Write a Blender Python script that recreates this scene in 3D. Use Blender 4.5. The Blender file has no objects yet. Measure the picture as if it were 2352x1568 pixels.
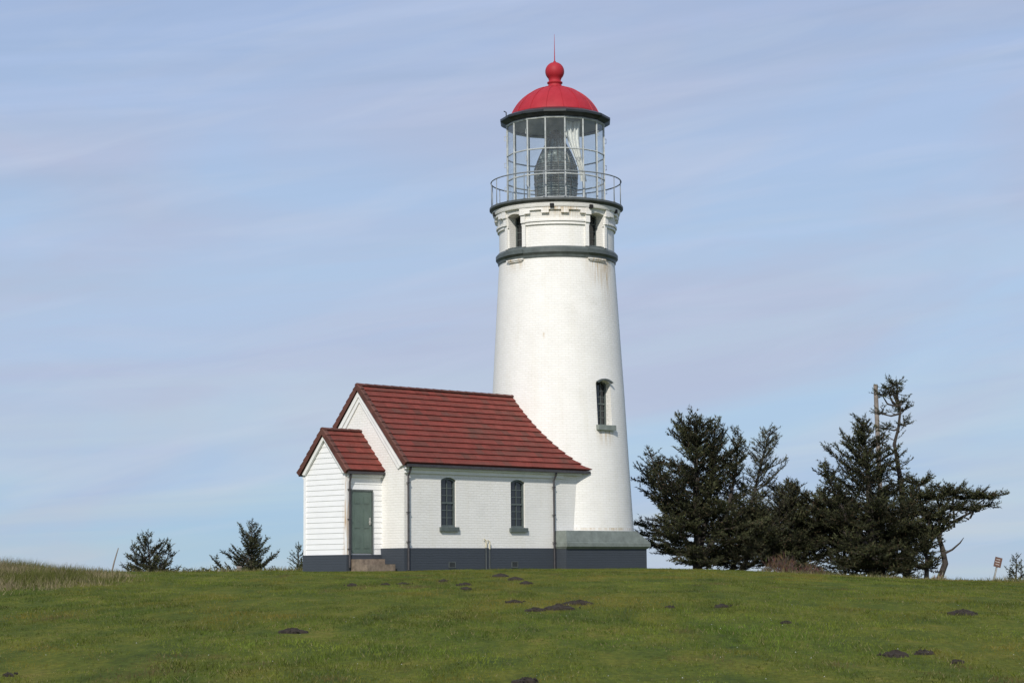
import bpy, math, random
import numpy as np
from mathutils import Vector, Matrix
random.seed(7); rng=np.random.default_rng(11)
sc=bpy.context.scene
rad=math.radians
# ------------------------------------------------------------------ helpers
ORG={}
def link(o):
    sc.collection.objects.link(o); return o
def thing(name,loc,label,cat,group=None):
    e=bpy.data.objects.new(name,None); e.empty_display_size=.5
    link(e); e.location=loc; ORG[e]=Vector(loc)
    e["label"]=label; e["category"]=cat
    if group: e["group"]=group
    return e
class G:
    def __init__(s): s.v=[]; s.f=[]; s.c=[]
    def add(s,v,f,c=None):
        b=len(s.v); s.v+= [tuple(p) for p in v]; s.f+=[tuple(i+b for i in q) for q in f]
        s.c+=[c if c is not None else (.5,.5,.5)]*len(v)
    def box(s,x0,x1,y0,y1,z0,z1,T=lambda a,b,c:(a,b,c),c=None):
        p=[T(x,y,z) for z in(z0,z1) for y in(y0,y1) for x in(x0,x1)]
        s.add(p,[(0,2,3,1),(4,5,7,6),(0,1,5,4),(2,6,7,3),(0,4,6,2),(1,3,7,5)],c)
    def tube(s,pts,r,seg=8,c=None,cap=True):
        pts=[Vector(p) for p in pts]; n=len(pts)
        rs=r if isinstance(r,(list,tuple)) else [r]*n
        V=[];F=[]; up=Vector((0.13,.2,1))
        for i,p in enumerate(pts):
            d=(pts[min(i+1,n-1)]-pts[max(i-1,0)]).normalized()
            a=d.cross(up)
            if a.length<.1: a=d.cross(Vector((1,.1,0)))
            a.normalize(); b=d.cross(a)
            for k in range(seg):
                t=2*math.pi*k/seg; V.append(p+(a*math.cos(t)+b*math.sin(t))*rs[i])
        for i in range(n-1):
            for k in range(seg):
                k2=(k+1)%seg; F.append((i*seg+k,i*seg+k2,(i+1)*seg+k2,(i+1)*seg+k))
        if cap:
            F.append(tuple(range(seg-1,-1,-1))); F.append(tuple((n-1)*seg+k for k in range(seg)))
        s.add(V,F,c)
    def lathe(s,prof,cx,cy,seg=64,closed=True,ph0=0.,c=None):
        V=[];F=[];n=len(prof)
        for i in range(seg):
            a=2*math.pi*i/seg+ph0
            for r,z in prof: V.append((cx+r*math.sin(a),cy-r*math.cos(a),z))
        m=n if closed else n-1
        for i in range(seg):
            j=(i+1)%seg
            for k in range(m):
                k2=(k+1)%n; F.append((i*n+k,j*n+k,j*n+k2,i*n+k2))
        s.add(V,F,c)
    def solid_lathe(s,prof,cx,cy,seg=64,ph0=0.,c=None):
        V=[];F=[];n=len(prof)
        for i in range(seg):
            a=2*math.pi*i/seg+ph0
            for r,z in prof: V.append((cx+r*math.sin(a),cy-r*math.cos(a),z))
        for i in range(seg):
            j=(i+1)%seg
            for k in range(n-1): F.append((i*n+k,j*n+k,j*n+k+1,i*n+k+1))
        F.append(tuple(i*n for i in range(seg-1,-1,-1))); F.append(tuple(i*n+n-1 for i in range(seg)))
        s.add(V,F,c)
    def arc(s,cx,cy,r0,r1,z0,z1,a0,a1,seg=6,c=None):
        V=[];F=[]
        for i in range(seg+1):
            a=a0+(a1-a0)*i/seg
            for r,z in((r0,z0),(r1,z0),(r1,z1),(r0,z1)): V.append((cx+r*math.sin(a),cy-r*math.cos(a),z))
        for i in range(seg):
            for k in range(4):
                k2=(k+1)%4; F.append((i*4+k,(i+1)*4+k,(i+1)*4+k2,i*4+k2))
        F.append((0,1,2,3)); F.append(tuple(seg*4+k for k in(3,2,1,0)))
        s.add(V,F,c)
def mk(name,g,mat,parent=None,smooth=False,label=None):
    me=bpy.data.meshes.new(name)
    o=Vector((0,0,0)) if parent is None else ORG[parent]
    me.from_pydata([(x-o.x,y-o.y,z-o.z) for x,y,z in g.v],[],g.f); me.update()
    ca=me.color_attributes.new(name='Col',type='FLOAT_COLOR',domain='POINT')
    ca.data.foreach_set('color',np.array([(a,b,c,1.) for a,b,c in g.c],dtype=np.float32).ravel())
    import bmesh
    bm=bmesh.new(); bm.from_mesh(me); bmesh.ops.recalc_face_normals(bm,faces=bm.faces); bm.to_mesh(me); bm.free()
    if smooth: me.polygons.foreach_set('use_smooth',[True]*len(me.polygons))
    ob=bpy.data.objects.new(name,me); me.materials.append(mat); link(ob)
    if parent is not None: ob.parent=parent; ORG[ob]=o
    else: ORG[ob]=Vector((0,0,0))
    if label: ob["label"]=label
    return ob
def mkt(name,V,C,mat,parent=None,org=(0,0,0)):
    """triangle soup: V (N,3,3)  C (N,3)"""
    o=ORG[parent] if parent is not None else Vector(org)
    N=len(V); me=bpy.data.meshes.new(name)
    P=(V.reshape(-1,3)-np.array([o.x,o.y,o.z])).astype(np.float32)
    me.vertices.add(N*3); me.vertices.foreach_set('co',P.ravel())
    me.loops.add(N*3); me.loops.foreach_set('vertex_index',np.arange(N*3,dtype=np.int32))
    me.polygons.add(N); me.polygons.foreach_set('loop_start',np.arange(0,N*3,3,dtype=np.int32))
    me.update(calc_edges=True)
    ca=me.color_attributes.new(name='Col',type='FLOAT_COLOR',domain='POINT')
    cc=np.ones((N*3,4),dtype=np.float32); cc[:,:3]=np.repeat(C,3,axis=0)
    ca.data.foreach_set('color',cc.ravel())
    me.materials.append(mat)
    ob=bpy.data.objects.new(name,me); link(ob)
    if parent is not None: ob.parent=parent; ORG[ob]=o
    else: ob.location=o; ORG[ob]=o
    return ob
def boolcut(ob,g):
    me=bpy.data.meshes.new('cut'); o=ORG[ob]
    me.from_pydata([(x-o.x,y-o.y,z-o.z) for x,y,z in g.v],[],g.f)
    import bmesh
    bm=bmesh.new(); bm.from_mesh(me); bmesh.ops.recalc_face_normals(bm,faces=bm.faces); bm.to_mesh(me); bm.free()
    c=bpy.data.objects.new('cut',me); link(c); c.location=o
    m=ob.modifiers.new('b','BOOLEAN'); m.operation='DIFFERENCE'; m.solver='EXACT'; m.object=c
    bpy.context.view_layer.update()
    dg=bpy.context.evaluated_depsgraph_get()
    nm=bpy.data.meshes.new_from_object(ob.evaluated_get(dg))
    ob.modifiers.clear(); ob.data=nm
    bpy.data.objects.remove(c)
# ------------------------------------------------------------------ materials
class N:
    def __init__(s,name):
        s.m=bpy.data.materials.new(name); s.m.use_nodes=True; s.t=s.m.node_tree; s.n=s.t.nodes
        s.b=s.n['Principled BSDF']
    def new(s,t,**k):
        x=s.n.new(t)
        for a,b in k.items(): setattr(x,a,b)
        return x
    def l(s,a,b): s.t.links.new(a,b)
    def noise(s,vec,scale,detail=4,rough=.55):
        x=s.new('ShaderNodeTexNoise'); x.inputs['Scale'].default_value=scale; x.inputs['Detail'].default_value=detail
        x.inputs['Roughness'].default_value=rough
        if vec: s.l(vec,x.inputs['Vector'])
        return x.outputs['Fac']
    def ramp(s,fac,stops):
        r=s.new('ShaderNodeValToRGB'); e=r.color_ramp.elements
        while len(e)<len(stops): e.new(.5)
        for i,(p,c) in enumerate(stops):
            e[i].position=p; e[i].color=(*c,1) if len(c)==3 else c
        s.l(fac,r.inputs['Fac']); return r.outputs['Color']
    def mix(s,f,a,b,mode='MIX'):
        x=s.new('ShaderNodeMix',data_type='RGBA',blend_type=mode)
        for sock,v in((x.inputs[0],f),(x.inputs[6],a),(x.inputs[7],b)):
            if isinstance(v,(int,float)): sock.default_value=v
            elif isinstance(v,tuple): sock.default_value=(*v,1)
            else: s.l(v,sock)
        return x.outputs[2]
    def math(s,op,a,b=0,c=0,clamp=False):
        x=s.new('ShaderNodeMath',operation=op,use_clamp=clamp)
        for i,v in enumerate((a,b,c)):
            if isinstance(v,(int,float)): x.inputs[i].default_value=v
            else: s.l(v,x.inputs[i])
        return x.outputs[0]
    def map(s,vec,scale=(1,1,1),rot=(0,0,0),loc=(0,0,0)):
        x=s.new('ShaderNodeMapping'); x.inputs['Scale'].default_value=scale; x.inputs['Rotation'].default_value=rot
        x.inputs['Location'].default_value=loc; s.l(vec,x.inputs['Vector']); return x.outputs[0]
    def obj(s): return s.new('ShaderNodeTexCoord').outputs['Object']
    def bump(s,h,st,dist=.02):
        x=s.new('ShaderNodeBump'); x.inputs['Strength'].default_value=st; x.inputs['Distance'].default_value=dist
        s.l(h,x.inputs['Height']); s.l(x.outputs[0],s.b.inputs['Normal'])
    def col(s,c):
        if isinstance(c,tuple): s.b.inputs['Base Color'].default_value=(*c,1)
        else: s.l(c,s.b.inputs['Base Color'])
    def rough(s,r): s.b.inputs['Roughness'].default_value=r
def plain(name,c,rough=.6,var=.25,scale=6,metal=0,bump=.1):
    m=N(name); o=m.obj(); n=m.noise(o,scale,6,.65)
    lo=tuple(x*(1-var) for x in c); hi=tuple(min(1,x*(1+var)) for x in c)
    m.col(m.ramp(n,[(.3,lo),(.7,hi)])); m.rough(rough); m.b.inputs['Metallic'].default_value=metal
    m.bump(m.noise(o,scale*6,3),bump,.01); return m.m
def attrmat(name,rough=.7,transl=0,spec=.2):
    m=N(name); c=m.new('ShaderNodeAttribute',attribute_name='Col').outputs['Color']
    m.col(c); m.rough(rough); m.b.inputs['Specular IOR Level'].default_value=spec
    if transl:
        t=m.new('ShaderNodeBsdfTranslucent'); m.l(c,t.inputs['Color'])
        mx=m.new('ShaderNodeMixShader'); mx.inputs[0].default_value=transl
        m.l(m.b.outputs[0],mx.inputs[1]); m.l(t.outputs[0],mx.inputs[2]); m.l(mx.outputs[0],m.n['Material Output'].inputs['Surface'])
    return m.m
def brick(name,base,cyl=False,R=2.3,dirt=True,bstr=.42,stain=None):
    m=N(name); o=m.obj(); sp=m.new('ShaderNodeSeparateXYZ'); m.l(o,sp.inputs[0]); x,y,z=sp.outputs
    if cyl: u=m.math('MULTIPLY',m.math('ARCTAN2',x,m.math('MULTIPLY',y,-1)),R)
    else: u=m.math('MULTIPLY',x,1.4142)
    wob=m.noise(o,2.2,4); wv=m.math('MULTIPLY',wob,.06)
    cb2=m.new('ShaderNodeCombineXYZ'); m.l(m.math('ADD',u,wv),cb2.inputs[0]); m.l(m.math('ADD',z,wv),cb2.inputs[1])
    b=m.new('ShaderNodeTexBrick'); m.l(cb2.outputs[0],b.inputs['Vector']); b.inputs['Scale'].default_value=1
    b.inputs['Brick Width'].default_value=.24; b.inputs['Row Height'].default_value=.078; b.inputs['Mortar Size'].default_value=.010
    b.inputs['Mortar Smooth'].default_value=.6
    b.inputs['Color1'].default_value=(1,1,1,1); b.inputs['Color2'].default_value=(.62,.62,.62,1); b.inputs['Mortar'].default_value=(0,0,0,1)
    n1=m.noise(o,1.3,8,.7)
    c=m.ramp(n1,[(.3,tuple(v*.93 for v in base)),(.6,base),(.8,tuple(min(1,v*1.03) for v in base))])
    jm=m.ramp(m.noise(o,.9,5,.7),[(.3,(.25,.25,.25)),(.65,(.9,.9,.9))])
    bwj=m.new('ShaderNodeRGBToBW'); m.l(jm,bwj.inputs[0])
    c2=m.mix(1.,c,m.ramp(b.outputs['Color'],[(0,(.86,.85,.82)),(.62,(.96,.96,.95)),(1,(1,1,1))]),'MULTIPLY')
    c=m.mix(bwj.outputs[0],c,c2)
    if dirt:
        sv=m.new('ShaderNodeCombineXYZ'); m.l(m.math('MULTIPLY',u,2.6),sv.inputs[0]); m.l(m.math('MULTIPLY',z,.28),sv.inputs[1])
        st=m.noise(sv.outputs[0],1.,7,.62)
        c=m.mix(m.ramp(st,[(.50,(0,0,0)),(.75,(.27,.27,.27))]),c,(.66,.62,.50))
        sk=m.noise(o,45,3,.7)
        c=m.mix(m.ramp(m.math('MULTIPLY',sk,m.noise(o,.8,2)),[(.38,(0,0,0)),(.45,(.4,.4,.4))]),c,(.35,.33,.28))
    if stain:
        for zt,ln,uc,hw in stain:
            k=m.math('MULTIPLY',m.math('SUBTRACT',zt,z),1/ln)
            inr=m.math('MULTIPLY',m.math('GREATER_THAN',k,0),m.math('SUBTRACT',1,k,clamp=True))
            du=m.math('DIVIDE',m.math('ABSOLUTE',m.math('SUBTRACT',u,uc)),hw)
            inr=m.math('MULTIPLY',inr,m.math('SUBTRACT',1,du,clamp=True))
            sv=m.new('ShaderNodeCombineXYZ'); m.l(m.math('MULTIPLY',u,14),sv.inputs[0]); m.l(m.math('MULTIPLY',z,1.0),sv.inputs[1])
            w=m.ramp(m.noise(sv.outputs[0],1,4),[(.38,(0,0,0)),(.66,(1,1,1))])
            bw=m.new('ShaderNodeRGBToBW'); m.l(w,bw.inputs[0])
            c=m.mix(m.math('MULTIPLY',m.math('MULTIPLY',inr,bw.outputs[0]),1.0,clamp=True),c,(.44,.28,.09))
    m.col(c); m.rough(.65); m.b.inputs['Specular IOR Level'].default_value=.25
    m.bump(m.math('ADD',b.outputs['Fac'],m.math('MULTIPLY',m.noise(o,30,3),-.8)),bstr,.012)
    m.n['Bump'].invert=True
    return m.m
WHITE=(.83,.815,.775)
M_tower=brick('tower_brick',WHITE,True,2.3,stain=[(10.5,1.1,1.75,.9),(10.5,2.0,2.2,.45),(1.36,.12,1.9,2.2),(7.9,.25,-.55,.05),(4.6,.6,1.7,.5),(10.5,.5,-1.9,.8),(12.2,.5,.2,1.2)])
M_wall=brick('house_brick',WHITE,False,stain=[(3.2,.6,-1.3,.6)])
M_navy=brick('slate_brick',(.054,.064,.079),False,dirt=False,bstr=.5)
def siding():
    m=N('white_siding'); o=m.obj(); n=m.noise(m.map(o,(1,1,3)),2,7,.7)
    c=m.ramp(n,[(.3,(.78,.78,.77)),(.65,(.84,.84,.83))])
    sp=m.new('ShaderNodeSeparateXYZ'); m.l(o,sp.inputs[0])
    st=m.noise(m.map(o,(14,14,1.2)),1,4)
    near=m.math('SUBTRACT',1,m.math('MULTIPLY',m.math('ABSOLUTE',m.math('SUBTRACT',sp.outputs[0],PORCHX)),6),clamp=True)
    bw=m.new('ShaderNodeRGBToBW'); m.l(m.ramp(st,[(.45,(0,0,0)),(.62,(1,1,1))]),bw.inputs[0])
    c=m.mix(m.math('MULTIPLY',near,bw.outputs[0]),c,(.45,.27,.10))
    m.col(c); m.rough(.5); m.bump(m.noise(o,30),.1,.005); return m.m
M_trim=plain('white_trim_paint',(.79,.79,.76),.55,.06,3)
M_green=plain('dark_green_paint',(.085,.10,.095),.5,.25,5)
M_sage=plain('weathered_sage_paint',(.185,.21,.19),.6,.25,4)
M_door=plain('door_green_paint',(.098,.138,.116),.45,.15,3)
M_frame=plain('window_frame_green',(.095,.115,.108),.45,.2,6)
M_pipe=plain('downpipe_grey_brown',(.050,.046,.050),.5,.4,8)
M_deck=plain('gallery_dark_grey',(.075,.085,.085),.55,.3,4)
M_rail=plain('railing_grey_steel',(.20,.22,.23),.5,.25,8)
M_black=plain('lantern_black_green',(.018,.022,.022),.4,.35,5)
M_mull=plain('lantern_mullion_paint',(.42,.44,.43),.45,.3,6)
M_conc=plain('weathered_concrete',(.20,.155,.115),.9,.4,7,bump=.6)
M_brass=plain('lens_brass',(.10,.095,.08),.35,.3,8,metal=.4)
M_cloth=plain('white_curtain_cloth',(.80,.79,.76),.8,.1,4)
M_bark=plain('dark_grey_brown_bark',(.046,.038,.032),.9,.45,9,bump=.7)
M_pole=plain('weathered_grey_wood',(.22,.19,.165),.9,.35,5,bump=.5)
M_brown=plain('sign_brown_paint',(.11,.055,.040),.6,.2,9)
M_steel=plain('door_handle_steel',(.5,.5,.48),.3,.1,9,metal=.8)
M_void=plain('dark_vent_void',(.012,.012,.012),.9,.1,4)
M_inter=plain('lantern_interior_grey',(.26,.27,.26),.6,.2,4)
def roofm():
    m=N('red_roof_tile'); o=m.obj()
    a=m.new('ShaderNodeAttribute',attribute_name='Col').outputs['Color']
    c=m.mix(1.,a,m.ramp(m.noise(o,5,6,.7),[(.3,(.78,.82,.82)),(.7,(1.12,1.08,1.08))]),'MULTIPLY')
    c=m.mix(m.ramp(m.noise(m.map(o,(.6,.6,3.2)),1.1,7,.75),[(.46,(0,0,0)),(.70,(.6,.6,.6))]),c,(.095,.055,.040))
    m.col(c); m.rough(.7); m.b.inputs['Specular IOR Level'].default_value=.25
    m.bump(m.noise(o,40,4),.35,.008); return m.m
M_roof=roofm()
def domem():
    m=N('red_dome_paint'); o=m.obj(); n=m.noise(m.map(o,(1,1,.6)),2.2,8,.75)
    c=m.ramp(n,[(.3,(.31,.014,.022)),(.6,(.38,.022,.032)),(.8,(.43,.060,.070))])
    m.col(c); m.rough(.6); m.b.inputs['Specular IOR Level'].default_value=.3; m.bump(m.noise(o,10,4),.12,.01); return m.m
M_dome=domem()
def pane(name,c,r):
    m=N(name); m.col(c); m.rough(r); m.b.inputs['Specular IOR Level'].default_value=.6
    m.bump(m.noise(m.obj(),3,2),.12,.02); return m.m
M_pane=pane('dark_window_glass',(.018,.021,.023),.07)
def glass():
    m=N('lantern_glass'); t=m.new('ShaderNodeBsdfTransparent'); t.inputs[0].default_value=(.90,.93,.93,1)
    g=m.new('ShaderNodeBsdfGlossy'); g.inputs['Roughness'].default_value=.03
    lw=m.new('ShaderNodeLayerWeight'); lw.inputs[0].default_value=.5
    f=m.math('ADD',m.math('MULTIPLY',m.math('POWER',lw.outputs['Facing'],3.),.6),.06)
    mx=m.new('ShaderNodeMixShader'); m.l(f,mx.inputs[0]); m.l(t.outputs[0],mx.inputs[1]); m.l(g.outputs[0],mx.inputs[2])
    d=m.new('ShaderNodeBsdfDiffuse'); d.inputs[0].default_value=(.6,.63,.62,1)
    mz=m.new('ShaderNodeMixShader')
    nz=m.ramp(m.noise(m.obj(),1.6,6,.7),[(.35,(.02,.02,.02)),(.75,(.12,.12,.12))]); m.l(nz,mz.inputs[0])  # pale diffuse patches paint slight light reflections onto the panes
    m.l(mx.outputs[0],mz.inputs[1]); m.l(d.outputs[0],mz.inputs[2]); m.l(mz.outputs[0],m.n['Material Output'].inputs['Surface'])
    return m.m
M_glass=glass()
def lensm():
    m=N('fresnel_lens_glass'); m.col(m.ramp(m.noise(m.obj(),6,5,.75),[(.40,(.045,.055,.05)),(.58,(.22,.25,.23)),(.68,(.85,.88,.82))])); m.rough(.08)
    t=m.new('ShaderNodeBsdfTransparent'); t.inputs[0].default_value=(.72,.80,.78,1)
    mx=m.new('ShaderNodeMixShader'); mx.inputs[0].default_value=.30
    m.l(m.b.outputs[0],mx.inputs[1]); m.l(t.outputs[0],mx.inputs[2]); m.l(mx.outputs[0],m.n['Material Output'].inputs['Surface'])
    return m.m
M_lens=lensm()
M_leaf=attrmat('conifer_foliage',.75,.15)
M_grass=attrmat('grass_blades',.65,.35)
M_shrub=attrmat('dry_twigs',.9)
def groundm():
    m=N('lawn_ground'); o=m.obj()
    a=m.ramp(m.noise(m.map(o,(1.5,.45,1)),.9,8,.72),[(.32,(.045,.068,.010)),(.48,(.088,.110,.013)),(.60,(.130,.135,.018)),(.74,(.20,.165,.040))])
    b=m.mix(1.,a,m.ramp(m.noise(m.map(o,(1,.45,1)),14,5,.7),[(.3,(.55,.55,.5)),(.7,(1.3,1.3,1.25))]),'MULTIPLY')
    m.col(b); m.rough(.9); m.b.inputs['Specular IOR Level'].default_value=.1; m.bump(m.noise(o,30,5,.7),.6,.04); return m.m
M_ground=groundm()
def waterm():
    m=N('sea_water'); m.col((.03,.07,.11)); m.rough(.2); m.bump(m.noise(m.obj(),.05,6),.4,1.); return m.m
M_water=waterm()
def soilm():
    m=N('mole_soil'); o=m.obj(); m.col(m.ramp(m.noise(o,25,5,.7),[(.3,(.014,.011,.008)),(.7,(.050,.037,.026))])); m.rough(.95)
    m.bump(m.noise(o,40,4,.7),1.,.03); return m.m
M_soil=soilm()
# ------------------------------------------------------------------ terrain
def ss(a,b,x):
    t=np.clip((x-a)/(b-a),0,1); return t*t*(3-2*t)
def hgt(x,y):
    x=np.asarray(x,dtype=float); y=np.asarray(y,dtype=float)
    z=np.where(y<62,-1.6*np.power(np.clip(1-y/62,0,None),1.2),0.)
    z=z-.55*ss(3,17,x)*ss(32,60,y)
    z=z-.012*np.clip(y-73,0,40)**2*.6
    z=z+.30*np.exp(-((x+13.0)/3.4)**2-((y-46)/5.5)**2)+.16*np.exp(-((x+14)/5)**2-((y-54)/4)**2)
    z=z+.018*np.sin(x*.9+1.3*np.sin(y*.4))*np.sin(y*.6)+.012*np.sin(x*2.1+y*1.3)
    r=np.sqrt(x*x+(y-40)**2)
    z=z-70*ss(95,190,r)
    return z
def build_ground():
    s=np.linspace(-1,1,260); xs=np.sinh(s*3.2)/np.sinh(3.2)*260
    ys=np.concatenate([np.linspace(-220,0,40)[:-1],np.linspace(0,95,240),np.linspace(95,300,60)[1:]])
    X,Y=np.meshgrid(xs,ys); Z=hgt(X,Y); V=np.stack([X,Y,Z],-1).reshape(-1,3)
    nx=len(xs);ny=len(ys); i=np.arange(nx-1)[None,:]+np.arange(ny-1)[:,None]*nx; i=i.ravel()
    F=np.stack([i,i+1,i+nx+1,i+nx],-1)
    me=bpy.data.meshes.new('ground'); me.from_pydata(V.tolist(),[],F.tolist()); me.polygons.foreach_set('use_smooth',[True]*len(me.polygons))
    me.materials.append(M_ground); ob=link(bpy.data.objects.new('ground',me)); ob["kind"]="structure"; ob["label"]="short green lawn rising to a low headland crest"; ob["category"]="grass"
    g=G(); g.add([(-6500,-6500,-60),(6500,-6500,-60),(6500,6500,-60),(-6500,6500,-60)],[(0,1,2,3)])
    w=mk('water',g,M_water); w["kind"]="structure"; w["label"]="distant grey blue sea below the headland"; w["category"]="sea"
build_ground()
# ------------------------------------------------------------------ grass
def blades(n,x,y,h,w,lean,colfn,name,label,cat,zoff=-.01):
    z=hgt(x,y)+zoff; a=rng.uniform(0,math.pi*2,n); b=rng.uniform(0,math.pi*2,n)
    dx=np.cos(a)*w/2; dy=np.sin(a)*w/2
    V=np.zeros((n,3,3)); V[:,0]=np.stack([x-dx,y-dy,z],-1); V[:,1]=np.stack([x+dx,y+dy,z],-1)
    l=lean*h*rng.uniform(.2,1,n)
    V[:,2]=np.stack([x+np.cos(b)*l,y+np.sin(b)*l,z+h],-1)
    ob=mkt(name,V,colfn(x,y,n),M_grass); ob["kind"]="stuff"; ob["label"]=label; ob["category"]=cat; return ob
def vn(x,y,s,seed=0):
    r=np.random.default_rng(seed); o=0
    for k in range(5):
        a=r.uniform(0,math.pi*2); f=s*(1.6**k); o=o+np.sin((x*np.cos(a)+y*np.sin(a))*f+r.uniform(0,6)+1.7*np.sin((x*np.sin(a)-y*np.cos(a))*f*.7+r.uniform(0,6)))/(1.35**k)
    return o/2.6
def cell(x,y,sx,sy,seed):
    """soft random clump value per cell"""
    r=np.random.default_rng(seed); T=r.uniform(-1,1,(256,256)); u=x/sx+500; v=y/sy+500
    i=np.floor(u).astype(int); j=np.floor(v).astype(int); fu=u-i; fv=v-j; fu=fu*fu*(3-2*fu); fv=fv*fv*(3-2*fv)
    g=lambda a,b:T[a%256,b%256]
    return (g(i,j)*(1-fu)+g(i+1,j)*fu)*(1-fv)+(g(i,j+1)*(1-fu)+g(i+1,j+1)*fu)*fv
def lawncol(x,y,n):
    c=np.array([.118,.145,.019])*rng.uniform(.5,1.4,(n,1))
    k=cell(x,y,2.6,5,1)*.22+cell(x,y,.9,2.6,2)*.24+cell(x,y,.32,1.0,3)*.34+cell(x,y,.12,.4,4)*.30
    c=c*np.clip(1+k,.3,2)[:,None]
    gr=np.clip(cell(x,y,1.6,4.5,5)+.5*cell(x,y,.5,1.5,6),0,1)*.75
    c=c*(1-gr[:,None])+c*gr[:,None]*np.array([.58,.82,.78])
    yel=np.clip(cell(x,y,1.9,4.5,7)+.6*cell(x,y,.5,1.4,8)-.10,0,.9)
    c=c*(1-yel[:,None])+np.array([.225,.185,.034])*yel[:,None]*rng.uniform(.6,1.2,(n,1))
    bro=np.clip((cell(x,y,.55,1.2,9)+.6*cell(x,y,2.4,6,10)-.75)*2.2,0,.8)
    c=c*(1-bro[:,None])+np.array([.15,.105,.050])*bro[:,None]*rng.uniform(.6,1.2,(n,1))
    dry=rng.random(n)<.07; c[dry]=np.array([.27,.23,.11])*rng.uniform(.7,1.2,(dry.sum(),1))
    return np.clip(c,0.004,1)
n=540000
y=rng.uniform(14,68,n); x=rng.uniform(-1,1,n)*(y*.28+3)
hh=rng.uniform(.018,.050,n)*(1+.5*cell(x,y,.35,.8,12)+.4*cell(x,y,1.5,3,13))
blades(n,x,y,hh,rng.uniform(.006,.014,n),1.1,lawncol,'grass','short mown green grass covering the headland','grass')
def drycol(x,y,n):
    c=np.array([.38,.31,.18])*rng.uniform(.35,1.1,(n,1)); g=rng.random(n)<np.clip(.46+.5*cell(x,y,1.3,2.2,21)+.35*cell(x,y,.4,.8,22)+.05*(y-47),.08,.95); c[g]=np.array([.13,.14,.033])*rng.uniform(.5,1.3,(g.sum(),1)); return c
n=150000; x=rng.normal(-12.9,3.0,n); y=rng.normal(46.5,4.8,n)
tu=cell(x,y,.7,1.0,23)+.5*cell(x,y,2.,3.,24)
rr=((x+13.6)/4.7)**2+((y-46.5)/8.5)**2
k=(rr<1+.5*tu)&(tu>-.8)&(rng.random(len(x))<np.clip(1.25-rr,.05,1)); x=x[k];y=y[k];tu=tu[k];rr=rr[k];n=len(x)
edge=np.clip(1.1-rr,0.08,1)
blades(n,x,y,rng.uniform(.08,.36,n)*(.3+.65*edge)*(.75+.8*np.clip(tu,-.6,1)),rng.uniform(.008,.017,n),.9,drycol,'tall_grass','tall dry straw coloured grass on a low bank','tall grass')
n=24000; x=rng.uniform(-22,24,n); y=rng.uniform(64,74,n); k=(np.abs(x-1.5)>6.3)&(vn(x,y,1.2,77)>-.3); x=x[k];y=y[k]; n=len(x)
def fringecol(x,y,n):
    c=np.array([.12,.125,.035])*rng.uniform(.6,1.3,(n,1)); d=rng.random(n)<.35; c[d]=np.array([.30,.25,.14])*rng.uniform(.6,1.2,(d.sum(),1)); return c
blades(n,x,y,rng.uniform(.04,.16,n)*(1+np.clip(vn(x,y,1.,31),-.5,1.2)),rng.uniform(.015,.03,n),.7,fringecol,'rough_grass','longer rough grass along the crest of the lawn','grass')
n=260; y=rng.uniform(17,34,n); x=rng.uniform(-1,1,n)*(y*.27); k=vn(x,y,.7,55)>-.1; x=x[k];y=y[k];n=len(x); z=hgt(x,y)+.035; a=rng.uniform(0,6,n); V=np.zeros((n,3,3)); r=rng.uniform(.004,.009,n)
for j in range(3): V[:,j]=np.stack([x+np.cos(a+j*2.094)*r,y+np.sin(a+j*2.094)*r,z+.008*(j==0)],-1)
ob=mkt('daisies',V,np.full((n,3),.6),M_grass); ob["kind"]="stuff"; ob["label"]="tiny white daisies dotted through short lawn"; ob["category"]="flowers"
# ------------------------------------------------------------------ lighthouse tower
CX,CY=1.585,70.0
LH=thing('lighthouse',(CX,CY,0),"tall white brick lighthouse with red domed lantern on grass","lighthouse")
S=.70710678
def H(t,n,z): return (CX+(t+n)*S, CY+(t-n)*S, z)
g=G()
prof=[(2.36,-.3),(2.36,1.0),(2.535,1.02),(2.53,1.3),(2.40,3.6),(2.275,6.0),(2.14,8.3),(2.015,10.45),(2.0,10.9),(2.0,11.62),(2.06,11.62),(2.06,11.70),(2.03,11.74),(2.08,12.0),(2.14,12.33)]
g.solid_lathe(prof,CX,CY,192)
tower=mk('wall',g,M_tower,LH)
def arch_outline(w,h,rise,n=8):
    pts=[(-w/2,0),(w/2,0),(w/2,h-rise)]
    if rise>0:
        R=(w*w/4+rise*rise)/(2*rise); cz=h-R; a=math.asin(w/2/R)
        for i in range(1,n): 
            t=a-2*a*i/n; pts.append((R*math.sin(t),cz+R*math.cos(t)))
    pts.append((-w/2,h-rise)); return pts
def frameM(o,out):
    out=Vector(out).normalized(); z=Vector((0,0,1)); xx=z.cross(out); o=Vector(o)
    return lambda a,b,c:tuple(o+xx*a+out*b+z*c)
def cutter(T,w,h,rise,dep,out=.6):
    g=G(); ol=arch_outline(w,h,rise); n=len(ol)
    V=[T(a,-dep,c) for a,c in ol]+[T(a,out,c) for a,c in ol]
    F=[tuple(range(n)),tuple(range(2*n-1,n-1,-1))]+[(i,(i+1)%n,(i+1)%n+n,i+n) for i in range(n)]
    g.add(V,F); return g
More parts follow.
